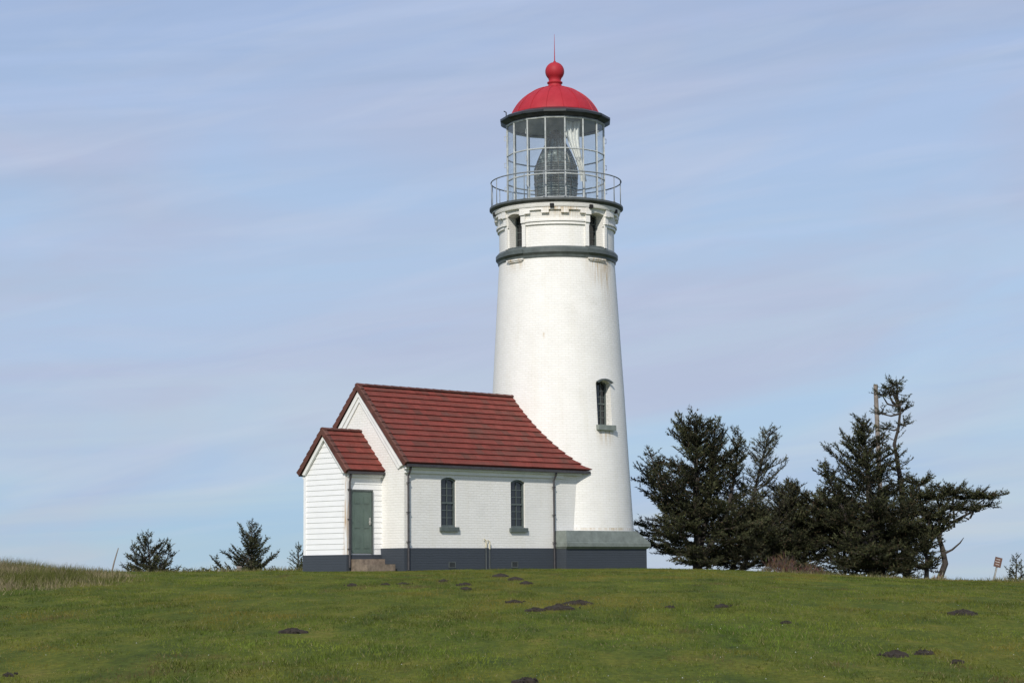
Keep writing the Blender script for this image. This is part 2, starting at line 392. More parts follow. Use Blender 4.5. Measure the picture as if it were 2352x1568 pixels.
def window(parent,T,w,h,rise,dep,fw,cols,rows,matf=M_frame,sillout=.07,sillh=.13,sash=True,sillmat=None):
    g=G(); a=arch_outline(w-.006,h-.003,rise); b=arch_outline(w-2*fw,h-2*fw,rise*.8); b=[(x,z+fw) for x,z in b]; n=len(a)
    y0=-dep+.004; y1=-dep+.06
    V=[T(x,y1,z) for x,z in a]+[T(x,y1,z) for x,z in b]+[T(x,y0,z) for x,z in b]+[T(x,y0,z) for x,z in a]
    F=[]
    for i in range(n):
        j=(i+1)%n
        for k in range(3): F.append((k*n+i,k*n+j,(k+1)*n+j,(k+1)*n+i))
    g.add(V,F)
    iw=w-2*fw; ih=h-2*fw-rise*.5
    if sash: g.box(-iw/2,iw/2,y0+.012,y1-.004,fw+ih*.5-.025,fw+ih*.5+.025,T)
    for c in range(1,cols): x=-iw/2+iw*c/cols; g.box(x-.011,x+.011,y0+.014,y1-.022,fw,fw+ih+rise*.3,T)
    for r in range(1,rows):
        if sash and r*2==rows: continue
        z=fw+ih*r/rows; g.box(-iw/2,iw/2,y0+.014,y1-.024,z-.011,z+.011,T)
    wo=mk('window',g,matf,parent)
    g=G(); p=arch_outline(w-fw,h-fw,rise*.8); g.add([T(x,y0+.008,z+fw/2) for x,z in p],[tuple(range(len(p)))]); mk('pane',g,M_pane,wo)
    g=G(); g.box(-w/2-.07,w/2+.07,-.02,sillout,-sillh,-.003,T); g.box(-w/2+.004,w/2-.004,-dep+.002,-.018,-.03,.012,T)
    mk('sill',g,sillmat or matf,wo)
    return wo
def towerT(phi,r,z):
    o=(CX+r*math.sin(phi),CY-r*math.cos(phi),z); return frameM(o,(math.sin(phi),-math.cos(phi),0))
low=rad(41); TL=towerT(low,2.315,4.80)
wins=[(TL,.66,1.52,.10,.34)]
UPW=[rad(-46),rad(41),rad(133),rad(223)]
for p in UPW: wins.append((towerT(p,1.975,10.93),.64,1.13,.06,.36))
for T,w,h,r,d in wins: boolcut(tower,cutter(T,w,h,r,d))
window(LH,TL,.66,1.52,.10,.34,.055,3,6,sash=True,sillout=.13,sillh=.17,sillmat=M_sage)
for T,w,h,r,d in wins[1:]: window(LH,T,w,h,r,d,.05,2,4,matf=M_green,sash=False,sillout=.03,sillh=.06)
g=G(); a=arch_outline(.66,1.52,.10); b=arch_outline(.76,1.57,.12); pts=[i for i in range(2,len(a))]
V=[];F=[]
for i in pts: V+=[TL(a[i][0]*.985,-.02,a[i][1]-.004),TL(b[i][0],-.02,b[i][1]),TL(b[i][0],.055,b[i][1]),TL(a[i][0]*.985,.055,a[i][1]-.004)]
for i in range(len(pts)-1):
    for k in range(4): F.append((i*4+k,(i+1)*4+k,(i+1)*4+(k+1)%4,i*4+(k+1)%4))
g.add(V,F); mk('window_hood',g,M_green,LH)
g=G(); g.lathe([(1.98,10.50),(2.045,10.50),(2.06,10.58),(2.10,10.63),(2.125,10.66),(2.125,10.78),(2.05,10.87),(1.98,10.88)],CX,CY,128); 
for p in UPW: g.arc(CX,CY,2.0,2.15,10.66,10.80,p-rad(12),p+rad(12),6)
mk('belt_course',g,M_green,LH)
g=G()
for p in UPW: g.arc(CX,CY,1.98,2.07,10.40,10.497,p-rad(9),p+rad(9),6); g.arc(CX,CY,1.98,2.10,10.45,10.497,p-rad(11),p+rad(11),6)
def near_win(a,lim):
    return any(abs((a-p+math.pi)%(2*math.pi)-math.pi)<lim for p in UPW)
g.lathe([(2.0,12.18),(2.20,12.20),(2.24,12.33),(2.0,12.34)],CX,CY,128)
NT=40
for i in range(NT):
    a=2*math.pi*(i+.5)/NT+rad(2)
    if near_win(a,rad(12)): continue
    if i%2==0: g.arc(CX,CY,2.02,2.17,11.99,12.20,a-rad(3.4),a+rad(3.4),3)
    else: g.arc(CX,CY,2.02,2.17,12.10,12.20,a-rad(5.6),a+rad(5.6),3)
for k in range(4):
    p=UPW[k]; q=UPW[(k+1)%4]
    if q<p: q+=2*math.pi
    g.arc(CX,CY,1.99,2.10,11.72,11.79,p+rad(14),q-rad(14),24)
    for e,sg in((p,1),(q,-1)):
        a0=e+sg*rad(10.2); a1=e+sg*rad(13.8)
        g.arc(CX,CY,1.98,2.08,10.885,11.70,min(a0,a1),max(a0,a1),3)
        g.arc(CX,CY,1.98,2.13,11.70,11.96,min(a0,a1)-rad(.5),max(a0,a1)+rad(.5),3)
        g.arc(CX,CY,1.98,2.18,11.96,12.19,min(a0,a1)-rad(1.0),max(a0,a1)+rad(1.0),3)
mk('corbel_band',g,M_tower,LH)
for i in range(10):
    a=2*math.pi*i/10-rad(5)
    if near_win(a,rad(6)): continue
    g=G(); g.arc(CX,CY,2.1,2.247,12.16,12.29,a-rad(1.8),a+rad(1.8),2); mk('vent',g,M_void,LH)
# gallery
g=G(); g.lathe([(1.6,12.335),(2.22,12.335),(2.30,12.40),(2.33,12.42),(2.33,12.49),(2.29,12.50),(1.6,12.53)],CX,CY,96)
deck=mk('gallery_deck',g,M_deck,LH)
g=G(); RR=2.27
ring=[(CX+RR*math.sin(2*math.pi*i/96),CY-RR*math.cos(2*math.pi*i/96),13.40) for i in range(97)]
g.tube(ring,.022,6,cap=False)
for i in range(20):
    a=2*math.pi*(i+.35)/20; x=CX+RR*math.sin(a); y=CY-RR*math.cos(a)
    g.tube([(x,y,12.49),(x,y,13.40)],.016,6); g.tube([(x,y,12.495),(x,y,12.55)],.035,6)
mk('railing',g,M_rail,deck,True)
# lantern
PH0=rad(9.5); RL=1.72
def lp(i,z,r=RL):
    a=PH0+2*math.pi*i/16; return Vector((CX+r*math.sin(a),CY-r*math.cos(a),z))
g=G()
for i in range(16):
    g.tube([lp(i,12.53),lp(i,15.42)],.032,4)
    for z,rr in((12.58,.05),(13.42,.025),(14.30,.025),(15.38,.04)): g.tube([lp(i,z),lp(i+1,z)],rr,6)
for i in range(16):
    for z in(13.05,13.9,14.85):
        if i%2==0:
            o=lp(i,z,RL+.02); p=lp(i,z,RL+.09); q=lp(i,z+.16,RL+.09); r=lp(i,z+.16,RL+.02); g.tube([o,p,q,r],.012,5)
lan=mk('lantern_frame',g,M_mull,LH)
g=G()
for i in range(16):
    g.add([lp(i,12.56,RL-.01),lp(i+1,12.56,RL-.01),lp(i+1,15.4,RL-.01),lp(i,15.4,RL-.01)],[(0,1,2,3)])
mk('lantern_glass',g,M_glass,lan)
g=G(); g.lathe([(.02,12.54),(1.66,12.54),(1.66,12.56),(.02,12.58)],CX,CY,48); mk('lantern_floor',g,M_inter,lan)
g=G(); g.lathe([(.02,15.42),(1.66,15.42),(1.66,15.46),(.02,15.46)],CX,CY,48); mk('lantern_ceiling',g,M_inter,lan)
def lr(z):
    K=[(12.75,.66),(12.9,.72),(13.5,.75),(13.95,.72),(14.2,.64),(14.45,.53),(14.7,.40),(14.95,.27),(15.12,.18)]
    for (a,b),(c,d) in zip(K,K[1:]):
        if z<=c: return b+(d-b)*(z-a)/(c-a)
    return .18
prof=[]; z=12.75
while z<15.1:
    r=lr(z); prof.append((r,z)); prof.append((r*.93,z+.055)); z+=.085
g=G(); g.solid_lathe(prof,CX,CY,20,ph0=.1)
lens=mk('lens',g,M_lens,lan)
g=G()
for i in range(10):
    a=2*math.pi*i/10+.1
    g.tube([(CX+(lr(zz)+.012)*math.sin(a),CY-(lr(zz)+.012)*math.cos(a),zz) for zz in(12.75,13.0,13.4,13.7,13.95,14.2,14.45,14.7,14.95,15.12)],.018,5)
    a2=a+math.pi/10; cc=Vector((CX+.745*math.sin(a2),CY-.745*math.cos(a2),13.68)); tx=Vector((math.cos(a2),math.sin(a2),0))
    for rr in(.07,.14,.19): g.tube([cc+tx*(rr*math.cos(k*math.pi/8))+Vector((0,0,rr*1.3*math.sin(k*math.pi/8))) for k in range(17)],.009,4,cap=False)
for zz in(12.76,13.36,14.0,15.1):
    r=lr(zz)+.015; g.tube([(CX+r*math.sin(2*math.pi*i/32),CY-r*math.cos(2*math.pi*i/32),zz) for i in range(33)],.020,5,cap=False)
g.solid_lathe([(.5,12.56),(.62,12.6),(.55,12.74)],CX,CY,24); g.solid_lathe([(.16,15.1),(.2,15.2),(.03,15.3)],CX,CY,16)
g.solid_lathe([(.03,12.7),(.12,12.72),(.12,13.8),(.05,14.1)],CX,CY,10)
mk('lens_frame',g,M_brass,lan)
g=G(); V=[];F=[];nu,nv=32,20
for j in range(nv+1):
    f=j/nv; z=15.32-f*2.1; q=f*f*(3-2*f)
    xl=.26+.56*q; xr=.84+.20*q-.10*math.sin(math.pi*f)
    for i in range(nu+1):
        s=i/nu; x=xl+(xr-xl)*s; V.append((CX+x,CY-1.20+.055*math.sin(s*26+f*1.5)+.03*math.sin(s*13+1)+.25*(x-.6),z+.02*math.sin(s*9)))
for j in range(nv):
    for i in range(nu): a=j*(nu+1)+i; F.append((a,a+1,a+nu+2,a+nu+1))
g.add(V,F); mk('curtain',g,M_cloth,lan,True)
# roof
g=G(); g.lathe([(1.62,15.40),(1.76,15.42),(1.88,15.48),(1.94,15.52),(1.955,15.535),(1.955,15.61),(1.90,15.64),(1.60,15.76),(1.50,15.74)],CX,CY,16,ph0=PH0)
g.tube([(CX-1.72,CY-.4,15.70),(CX-1.72,CY-.4,15.84),(CX-1.80,CY-.42,15.88)],.02,5)
mk('cornice',g,M_black,LH)
prof=[];Rs=1.68;cz=16.82-Rs
for i in range(17):
    z0=15.72; th0=math.acos((z0-cz)/Rs); th=th0*(1-i/16)+rad(9)*i/16; prof.append((Rs*math.sin(th),cz+Rs*math.cos(th)))
g=G(); g.solid_lathe(prof,CX,CY,96)
dome=mk('roof',g,M_dome,LH,False)
dome.data.polygons.foreach_set('use_smooth',[len(p.vertices)==4 for p in dome.data.polygons])
g=G()
for k in range(16):
    a=PH0+2*math.pi*k/16; g.tube([(CX+(r+.004)*math.sin(a),CY-(r+.004)*math.cos(a),z+.004) for r,z in prof],.016,5)
mk('seam',g,M_dome,dome)
pf=[(.36,16.70),(.36,16.76),(.27,16.80),(.235,16.88),(.23,16.93),(.27,16.95),(.27,16.99),(.22,17.01),(.21,17.06)]
for i in range(1,15):
    th=math.pi-.62-(math.pi-.62-.12)*i/14; pf.append((.335*math.sin(th),17.375+.335*math.cos(th)))
pf+=[(.05,17.72),(.03,17.76)]
g=G(); g.solid_lathe(pf,CX,CY,40); mk('finial',g,M_dome,dome,True)
g=G(); g.tube([(CX,CY,17.7),(CX,CY,18.1),(CX,CY,18.72)],[.022,.014,.005],6); mk('spire',g,M_dome,dome)
# pedestal
def pedpoly(a,ch=.93,tl=-2.36):
    return [(tl,a),(a-ch,a),(a,a-ch),(a,-a+ch),(a-ch,-a),(tl,-a)]
def prism(g,polys):
    n=len(polys[0][0]); V=[]
    for p,z in polys: V+=[H(t,nn,z) for t,nn in p]
    F=[tuple(range(n)),tuple(range(len(polys)*n-1,(len(polys)-1)*n-1,-1))]
    for k in range(len(polys)-1): F+=[(k*n+i,k*n+(i+1)%n,(k+1)*n+(i+1)%n,(k+1)*n+i) for i in range(n)]
    g.add(V,F)
g=G(); prism(g,[(pedpoly(2.53),-.5),(pedpoly(2.53),.66)]); mk('foundation',g,M_navy,LH)
g=G(); prism(g,[(pedpoly(2.55,tl=-2.37),.662),(pedpoly(2.63,tl=-2.42),.74),(pedpoly(2.63,tl=-2.42),.86),(pedpoly(2.59,tl=-2.39),.88),(pedpoly(2.59,tl=-2.39),.91),(pedpoly(2.535,1.46,tl=-2.36),1.26)]); mk('plinth_ledge',g,M_sage,LH)
# ------------------------------------------------------------------ house
HO=H(-9,0,0)
HS=thing('house',HO,"white brick house with red tile roof attached to the lighthouse","house")
PORCHX=H(-10.4,1.0,0)[0]-HO[0]
M_side=siding()
TAN=2.52/2.22
def hpoly(t0,t1,hw,z0,peak):
    ez=peak-hw*TAN; pts=[(-hw,z0),(hw,z0),(hw,ez),(0,peak),(-hw,ez)]
    V=[H(t0,n,z) for n,z in pts]+[H(t1,n,z) for n,z in pts]
    F=[(0,1,2,3,4),(9,8,7,6,5)]+[(i,(i+1)%5,(i+1)%5+5,i+5) for i in range(5)]; return V,F
g=G(); g.add(*hpoly(-9.0,-1.2,2.05,.69,5.60)); wall=mk('wall',g,M_wall,HS)
nv=(S,-S,0)
WT=[]
for tc in(-7.15,-4.09): WT.append(frameM(H(tc,2.05,1.34),nv))
for tc in(-7.15,-4.09): WT.append(frameM(H(tc,-2.05,1.34),(-S,S,0)))
for T in WT: boolcut(wall,cutter(T,.64,1.54,.09,.11))
for T in WT: window(HS,T,.64,1.54,.09,.11,.06,2,6,sillout=.08,sillh=.14)
g=G(); g.box(-9.04,-2.3,-2.09,2.09,-.4,.688,H); mk('foundation',g,M_navy,HS)
for tc in(-7.05,-4.3):
    g=G(); g.box(tc-.13,tc+.13,2.08,2.096,.10,.24,H); v=mk('vent',g,M_void,HS)
    g=G()
    g.box(tc-.15,tc+.15,2.08,2.11,.24,.27,H); g.box(tc-.15,tc+.15,2.08,2.11,.07,.10,H); g.box(tc-.15,tc-.12,2.08,2.108,.07,.27,H); g.box(tc+.12,tc+.15,2.08,2.108,.07,.27,H)
    for k in range(4): g.box(tc-.13,tc+.13,2.09,2.104,.115+k*.032,.125+k*.032,H)
    mk('vent_grille',g,M_deck,v)
def tiles(g,t0,t1,sgn,en,ez,pz,courses,tw=.30):
    e=Vector((0,sgn*en,ez)); r=Vector((0,0,pz)); sv=r-e; L=sv.length; sv.normalize()
    nm=Vector((0,sgn*sv.z,abs(sv.y))); cl=L/courses
    def P(t,s,h): q=e+sv*s+nm*h; return H(t,q.y,q.z)
    for j in range(courses):
        off=(j%2)*tw*.5; t=t0-off; rowc=random.uniform(.90,1.06)
        while t<t1:
            a=max(t,t0)+.001; b=min(t+tw,t1)-.001
            if b-a>.03:
                s0=j*cl+random.uniform(-.002,.002); s1=min((j+1.12)*cl,L)
                dz=random.uniform(0,.003); k=rowc*random.uniform(.89,1.10)
                base=(.198,.045,.033) if random.random()<.85 else (.155,.049,.036)
                c=tuple(v*k for v in base)
                hi=.064+dz; lo=.014+dz
                V=[P(a,s0,-.01),P(b,s0,-.01),P(b,s0,hi),P(a,s0,hi),P(a,s1,lo-.012),P(b,s1,lo-.012),P(b,s1,lo+.008),P(a,s1,lo+.008)]
                g.add(V[:],[(0,1,2,3),(3,2,6,7),(0,3,7,4),(1,5,6,2)],c)
            t+=tw
def caps(g,t0,t1,en,ez,pz,rt):
    t=t0-.02
    while t<t1:
        V=[];b=min(t+.40,t1)
        for k,tt in enumerate((t,b)):
            rr=.10 if k==0 else .085
            for i in range(7):
                a=math.pi*i/6; V.append(H(tt,rr*1.15*math.cos(a),pz+.0+rr*math.sin(a)*.8+.005))
        F=[(i,i+1,i+8,i+7) for i in range(6)]+[(0,1,2,3,4,5,6)]
        k=random.uniform(.7,1.05); g.add(V,F,(.130*k,.048*k,.038*k)); t+=.36
    for sgn in(1,-1):
        e=Vector((0,sgn*en,ez)); r=Vector((0,0,pz)); sv=r-e; L=sv.length; sv.normalize(); nm=Vector((0,sgn*sv.z,abs(sv.y)))
        s=-.03
        while s<L-.02:
            s1=min(s+.27,L)
            V=[]
            for k,q in enumerate((s,s1)):
                up=.095 if k==0 else .062
                for tt,h in((rt-.05,-.10),(rt-.06,up-.03),(rt-.03,up),(rt+.08,up),(rt+.11,up-.04),(rt+.11,-.0)):
                    w=e+sv*q+nm*h; V.append(H(tt,w.y,w.z))
            F=[(i,i+1,i+7,i+6) for i in range(5)]+[(0,1,2,3,4,5),(5,0,6,11)]
            k=random.uniform(.7,1.1); g.add(V,F,(.130*k,.052*k,.040*k)); s+=.245
def slab(g,t0,t1,en,ez,pz,th=.10,c=(.06,.03,.02)):
    for sgn in(1,-1):
        e=Vector((0,sgn*en,ez)); r=Vector((0,0,pz)); sv=(r-e).normalized(); nm=Vector((0,sgn*sv.z,abs(sv.y)))
        q=[e,r,r-Vector((0,0,th*1.45)),e-nm*th]
        V=[H(t0,p.y,p.z) for p in q]+[H(t1,p.y,p.z) for p in q]
        g.add(V,[(0,1,2,3),(7,6,5,4),(0,1,5,4),(1,2,6,5),(2,3,7,6),(3,0,4,7)],c)
EZ,PZ=3.26,5.78
g=G(); tiles(g,-9.07,-.80,1,2.24,EZ,PZ,14); tiles(g,-9.07,-.80,-1,2.24,EZ,PZ,14); caps(g,-9.12,-1.6,2.24,EZ,PZ,-9.10); slab(g,-9.10,-.80,2.22,EZ,PZ-.004)
roof=mk('roof',g,M_roof,HS)
PEZ,PPZ=3.04,4.33
g=G(); tiles(g,-10.49,-9.0,1,1.15,PEZ,PPZ,7); tiles(g,-10.49,-9.0,-1,1.15,PEZ,PPZ,7); caps(g,-10.53,-9.0,1.15,PEZ,PPZ,-10.52); slab(g,-10.52,-9.0,1.13,PEZ,PPZ-.004)
proof=mk('porch_roof',g,M_roof,HS)
g=G()
def barge(g,t0,t1,en,ez,pz,w=.2,off=.10):
    for sgn in(1,-1):
        e=Vector((0,sgn*en,ez)); r=Vector((0,0,pz)); sv=(r-e).normalized(); nm=Vector((0,sgn*sv.z,abs(sv.y)))
        q=[e-nm*off,r-Vector((0,0,off*1.5)),r-Vector((0,0,(off+w)*1.5)),e-nm*(off+w)+sv*.05]
        V=[H(t0,p.y,p.z) for p in q]+[H(t1,p.y,p.z) for p in q]
        g.add(V,[(0,1,2,3),(7,6,5,4),(0,1,5,4),(1,2,6,5),(2,3,7,6),(3,0,4,7)])
barge(g,-9.09,-9.005,2.16,EZ+.02,PZ,.13,.105); barge(g,-9.05,-9.003,2.10,EZ+.02,PZ,.20,.14)
barge(g,-10.50,-10.43,1.11,PEZ+.02,PPZ,.10,.105)
for s in(1,-1):
    g.box(-9.0,-2.0,min(s*2.052,s*2.11),max(s*2.052,s*2.11),2.97,3.17,H)
    g.box(-9.06,-1.2,min(s*2.10,s*2.20),max(s*2.10,s*2.20),3.09,3.19,H)
    g.box(-10.42,-9.0,min(s*1.03,s*1.10),max(s*1.03,s*1.10),2.86,2.98,H)
mk('trim',g,M_trim,HS)
for s in(1,-1):
    g=G(); a,b=sorted((s*2.20,s*2.31)); g.box(-9.08,-.9,a,b,3.15,3.235,H); mk('gutter',g,M_pipe,HS)
    g=G(); a,b=sorted((s*1.10,s*1.20)); g.box(-10.50,-9.01,a,b,2.94,3.02,H); mk('gutter',g,M_pipe,HS)
def pipe(tc,n_g,n_w,zt,zb):
    g=G(); pts=[H(tc,n_g,zt),H(tc,n_g,zt-.06),H(tc,n_w,zt-.28),H(tc,n_w,zb+.1),H(tc,n_w,zb)]
    g.tube(pts,.034,8)
    for z in(zt-.5,zt-1.4,zt-2.3): g.box(tc-.05,tc+.05,n_w-.05,n_w+.038,z,z+.025,H)
    return mk('downpipe',g,M_pipe,HS)
pipe(-8.90,2.25,2.13,3.16,.02); pipe(-2.49,2.25,2.13,3.16,.02); pipe(-10.36,1.15,1.09,2.96,.1)
M_cream=plain('cream_pipe_paint',(.55,.50,.36),.5,.2,8)
for tc,zt in((-5.60,.86),(-5.44,.82)):
    g=G(); g.tube([H(tc,2.125,-.1),H(tc,2.125,zt-.16)],.018,8); dp=mk('drain_pipe',g,M_deck,HS)
    g=G(); g.tube([H(tc,2.125,zt-.16),H(tc,2.125,zt+.06),H(tc-.08,2.11,zt+.12)],.022,8); mk('pipe_elbow',g,M_cream,dp)
# porch body siding
g=G()
PK=4.17; step=.165
z=.50; SO=.015
def hwid(z): return min(1.0,(PK-z)/TAN)
while z<PK-.02:
    z1=min(z+step,PK-.001); zz=[z,z1]
    ez=PK-TAN*1.0
    if z<ez<z1: zz=[z,ez,z1]
    for k in range(len(zz)-1):
        a,b=zz[k],zz[k+1]; o0=SO*(1-(a-z)/step); o1=SO*(1-(b-z)/step)
        wa,wb=hwid(a),hwid(b)
        g.add([H(-10.4-o0,-wa,a),H(-10.4-o0,wa,a),H(-10.4-o1,wb,b),H(-10.4-o1,-wb,b)],[(0,1,2,3)])
        if k==0: g.add([H(-10.4-o0,-wa,a),H(-10.4-o0,wa,a),H(-10.4,wa,a),H(-10.4,-wa,a)],[(0,1,2,3)])
    if z<ez-.02:
        b=min(z1,ez)
        for s in(1,-1):
            g.add([H(-10.4,s*(1+SO),z),H(-9.0,s*(1+SO),z),H(-9.0,s*1.0,b),H(-10.4,s*1.0,b)],[(0,1,2,3)])
            g.add([H(-10.4,s*(1+SO),z),H(-9.0,s*(1+SO),z),H(-9.0,s*1.0,z),H(-10.4,s*1.0,z)],[(0,1,2,3)])
    z+=step
for s in(1,-1):
    a,b=sorted((s*.93,s*1.032)); g.box(-10.434,-10.33,a,b,.50,3.0,H)
porch=mk('porch_wall',g,M_side,HS)
g=G(); g.add(*hpoly(-10.39,-9.0,.985,.3,PK-.03)); mk('porch_core',g,M_trim,HS)
g=G(); g.box(-10.45,-9.05,-1.045,1.045,-.5,.495,H); mk('porch_foundation',g,M_navy,HS)
# door
T=frameM(H(-9.845,1.03,.54),nv)
g=G(); w,h=.80,1.88
g.box(-w/2,w/2,-.03,.012,0,h,T)
for cx in(-.19,.19):
    for z0,z1 in((.12,.62),(.74,1.36),(1.48,1.74)):
        g.box(cx-.13,cx+.13,.0,.015,z0,z1,T); g.box(cx-.10,cx+.10,.0,.026,z0+.03,z1-.03,T)
door=mk('door',g,M_door,HS)
g=G()
g.box(-w/2-.05,-w/2-.004,-.03,.035,-.03,h+.05,T); g.box(w/2+.004,w/2+.05,-.03,.035,-.03,h+.05,T); g.box(-w/2-.004,w/2+.004,-.03,.034,h+.004,h+.05,T)
mk('door_frame',g,M_green,door)
g=G(); g.box(.29,.35,.01,.03,.86,1.08,T); g.tube([T(.32,.03,.93),T(.32,.075,.93)],.014,8); g.tube([T(.32,.07,.93),T(.23,.075,.93)],.011,8); g.tube([T(.32,.03,1.03),T(.32,.045,1.03)],.022,10)
mk('handle',g,M_steel,door)
g=G(); g.box(-10.28,-9.30,1.05,1.50,-.3,.36,H); g.box(-10.32,-9.20,1.50,1.86,-.3,.20,H); g.box(-9.30,-9.1,1.05,1.50,-.3,.2,H)
mk('step',g,M_conc,HS)
# ------------------------------------------------------------------ trees
class Tree:
    def __init__(s): s.w=G(); s.P=[];s.D=[];s.L=[];s.C=[]
    def twig(s,p,d,l,c): s.P.append(tuple(p)); s.D.append(tuple(d)); s.L.append(l); s.C.append(c)
    def branch(s,p,d,L,r0,cu,shade,tw=.06,twl=.34,bare=.25,droop=0,sub=True):
        p=Vector(p); d=Vector(d).normalized(); n=5; pts=[p.copy()]; ds=[d.copy()]
        for i in range(n):
            p=p+d*(L/n); pts.append(p.copy())
            d=(d+Vector((random.gauss(0,.11),random.gauss(0,.11),cu+random.gauss(0,.09)))).normalized(); ds.append(d.copy())
        s.w.tube(pts,[r0*(1-.85*i/n) for i in range(n+1)],4 if sub else 3,cap=False)
        def at(k):
            f=k/L; i=min(int(f*n),n-1); return f,pts[i].lerp(pts[i+1],f*n-i),ds[i]
        def sdir(dd,sg,lo,hi):
            side=dd.cross(Vector((0,0,1)))
            if side.length<.2: side=Vector((random.gauss(0,1),random.gauss(0,1),0))
            side.normalize()
            return (dd*random.uniform(.5,.9)+side*sg*random.uniform(.3,.95)+Vector((0,0,random.uniform(lo,hi)-droop))).normalized()
        k=bare*L
        while k<L:
            f,q,dd=at(k)
            s.twig(q,sdir(dd,random.choice((-1,1)),-.25,.35),twl*random.uniform(.45,1.1)*(1-.5*f)*min(1,.4+L/1.6),shade*random.uniform(.75,1.25)); k+=tw*random.uniform(.6,1.4)
        if sub and L>.45:
            k=max(bare*.8,.12)*L; sg=1
            while k<L*.92:
                f,q,dd=at(k); l=L*random.uniform(.28,.5)*(1.1-.7*f)
                if l>.15: s.branch(q,sdir(dd,sg,-.15,.45),l,r0*.4,cu,shade*random.uniform(.75,1.25),tw=tw,twl=twl*.85,bare=.1,droop=droop,sub=False)
                sg=-sg; k+=.17*random.uniform(.7,1.4)
        s.twig(pts[-2],ds[-1],L/n+.12,shade*1.15)
    def leader(s,pts,rs,f0,nb,env,up=(.1,.8),cu=.06,azb=None,twl=.34,tw=.065,bare=.25,shade=1.,seg=7,sub=True):
        pts=[Vector(p) for p in pts]; s.w.tube(pts,rs,seg,cap=False); n=len(pts)-1
        for i in range(nb):
            f=f0+(1-f0)*((i+random.random())/nb)**.92; f=min(f,.995); k=min(int(f*n),n-1); q=pts[k].lerp(pts[k+1],f*n-k)
            az=random.uniform(0,2*math.pi); L=env(f)*random.choice((.45,.7,.9,1.0,1.1,1.38))*random.uniform(.85,1.1)
            if azb: L*=1+azb*math.cos(az)
            u=up[0]+(up[1]-up[0])*f+random.gauss(0,.15)
            L=max(L,.12)
            s.branch(q,(math.cos(az),math.sin(az),u),L,.008+.013*L,cu,shade*random.choice((.45,.75,1,1.35)),tw=tw,twl=twl,bare=bare,sub=sub)
        s.twig(pts[-1],(0,0,1),.22,shade)
    def clump(s,c,r,nb,shade=1.,twl=.26,src=None):
        c=Vector(c)
        if src is not None:
            m=(Vector(src)+c)/2+Vector((random.gauss(0,.1),random.gauss(0,.1),-.08)); s.w.tube([src,m,c],[.045,.035,.02],5,cap=False)
        for i in range(nb):
            d=Vector((random.gauss(0,1)*r[0],random.gauss(0,1)*r[1],random.gauss(0,.8)*r[2]+.3*r[2]))
            L=d.length
            if L<.05: continue
            s.branch(c+d*.05,d,min(L,max(r)*1.5),.012,.08,shade*random.choice((.5,.8,1,1.35)),twl=twl,bare=.15)
    def build(s,name,base,label,cat,K=16,size=.10,col=(.034,.041,.020),tip=(.090,.088,.037),wid=.034,group=None,bark=None):
        e=thing(name,base,label,cat,group); mk('trunk',s.w,bark or M_bark,e)
        P=np.array(s.P);D=np.array(s.D);L=np.array(s.L);C=np.array(s.C)
        reps=np.maximum(3,(L/.34*K).astype(int)); ix=np.repeat(np.arange(len(P)),reps); n=len(ix)
        u=rng.random(n); q=P[ix]+D[ix]*(L[ix]*u)[:,None]
        dd=D[ix]*.75+rng.normal(0,.5,(n,3))+np.array([0,0,.12]); dd/=np.linalg.norm(dd,axis=1)[:,None]
        ww=np.cross(dd,rng.normal(0,1,(n,3))); ww/=np.linalg.norm(ww,axis=1)[:,None]+1e-6
        ln=size*rng.uniform(.6,1.3,n); wd=wid*rng.uniform(.6,1.2,n)*.5
        V=np.zeros((n,3,3)); V[:,0]=q-ww*wd[:,None]; V[:,1]=q+ww*wd[:,None]; V[:,2]=q+dd*ln[:,None]
        m=np.clip(u*.8*rng.uniform(0,1.2,n),0,1)[:,None]  # needles blend to olive at twig ends, painting the tips as lit
        col=(np.array(col)*(1-m)+np.array(tip)*m)*C[ix][:,None]*rng.uniform(.7,1.3,(n,1))
        br=rng.random(n)<.08; col[br]=np.array([.11,.075,.045])*rng.uniform(.5,1.2,(br.sum(),1))
        mkt('crown',V,col,M_leaf,e); return e
gz=lambda x,y: float(hgt(x,y))
# tree 1 dense broad spruce with several tops
t=Tree(); bz=gz(6.8,76)
def env1(f): return 2.2*math.sin(math.pi*min(1,(.27+.73*f)))**.7*(1.0-.28*f)+.15
t.leader([(6.8,76,bz-.2),(6.85,76,1.0),(6.8,76,2.6),(6.85,76.1,4.2),(6.9,76,5.5)],[.20,.16,.12,.07,.015],.05,150,env1,up=(-.05,.9),cu=.05,twl=.36)
t.leader([(6.9,76.1,.5),(7.25,76.3,2.0),(7.5,76.3,3.8),(7.62,76.3,5.45)],[.12,.09,.06,.012],.25,60,lambda f:1.25*(1-f)+.25,up=(.2,1.0))
t.leader([(7.0,75.9,.3),(7.9,75.7,1.9),(8.3,75.8,3.6),(8.42,75.8,5.0)],[.11,.08,.05,.012],.15,80,lambda f:1.3*(1-f)+.30,up=(.0,1.0))
t.leader([(6.7,75.8,.4),(5.9,75.6,1.9),(5.4,75.7,3.2),(5.15,75.7,4.2)],[.11,.08,.05,.012],.15,75,lambda f:1.2*(1-f)+.3,up=(.0,.9))
t.build('spruce_tree',(6.8,76,bz),"broad dense dark green spruce with several pointed tops","tree")
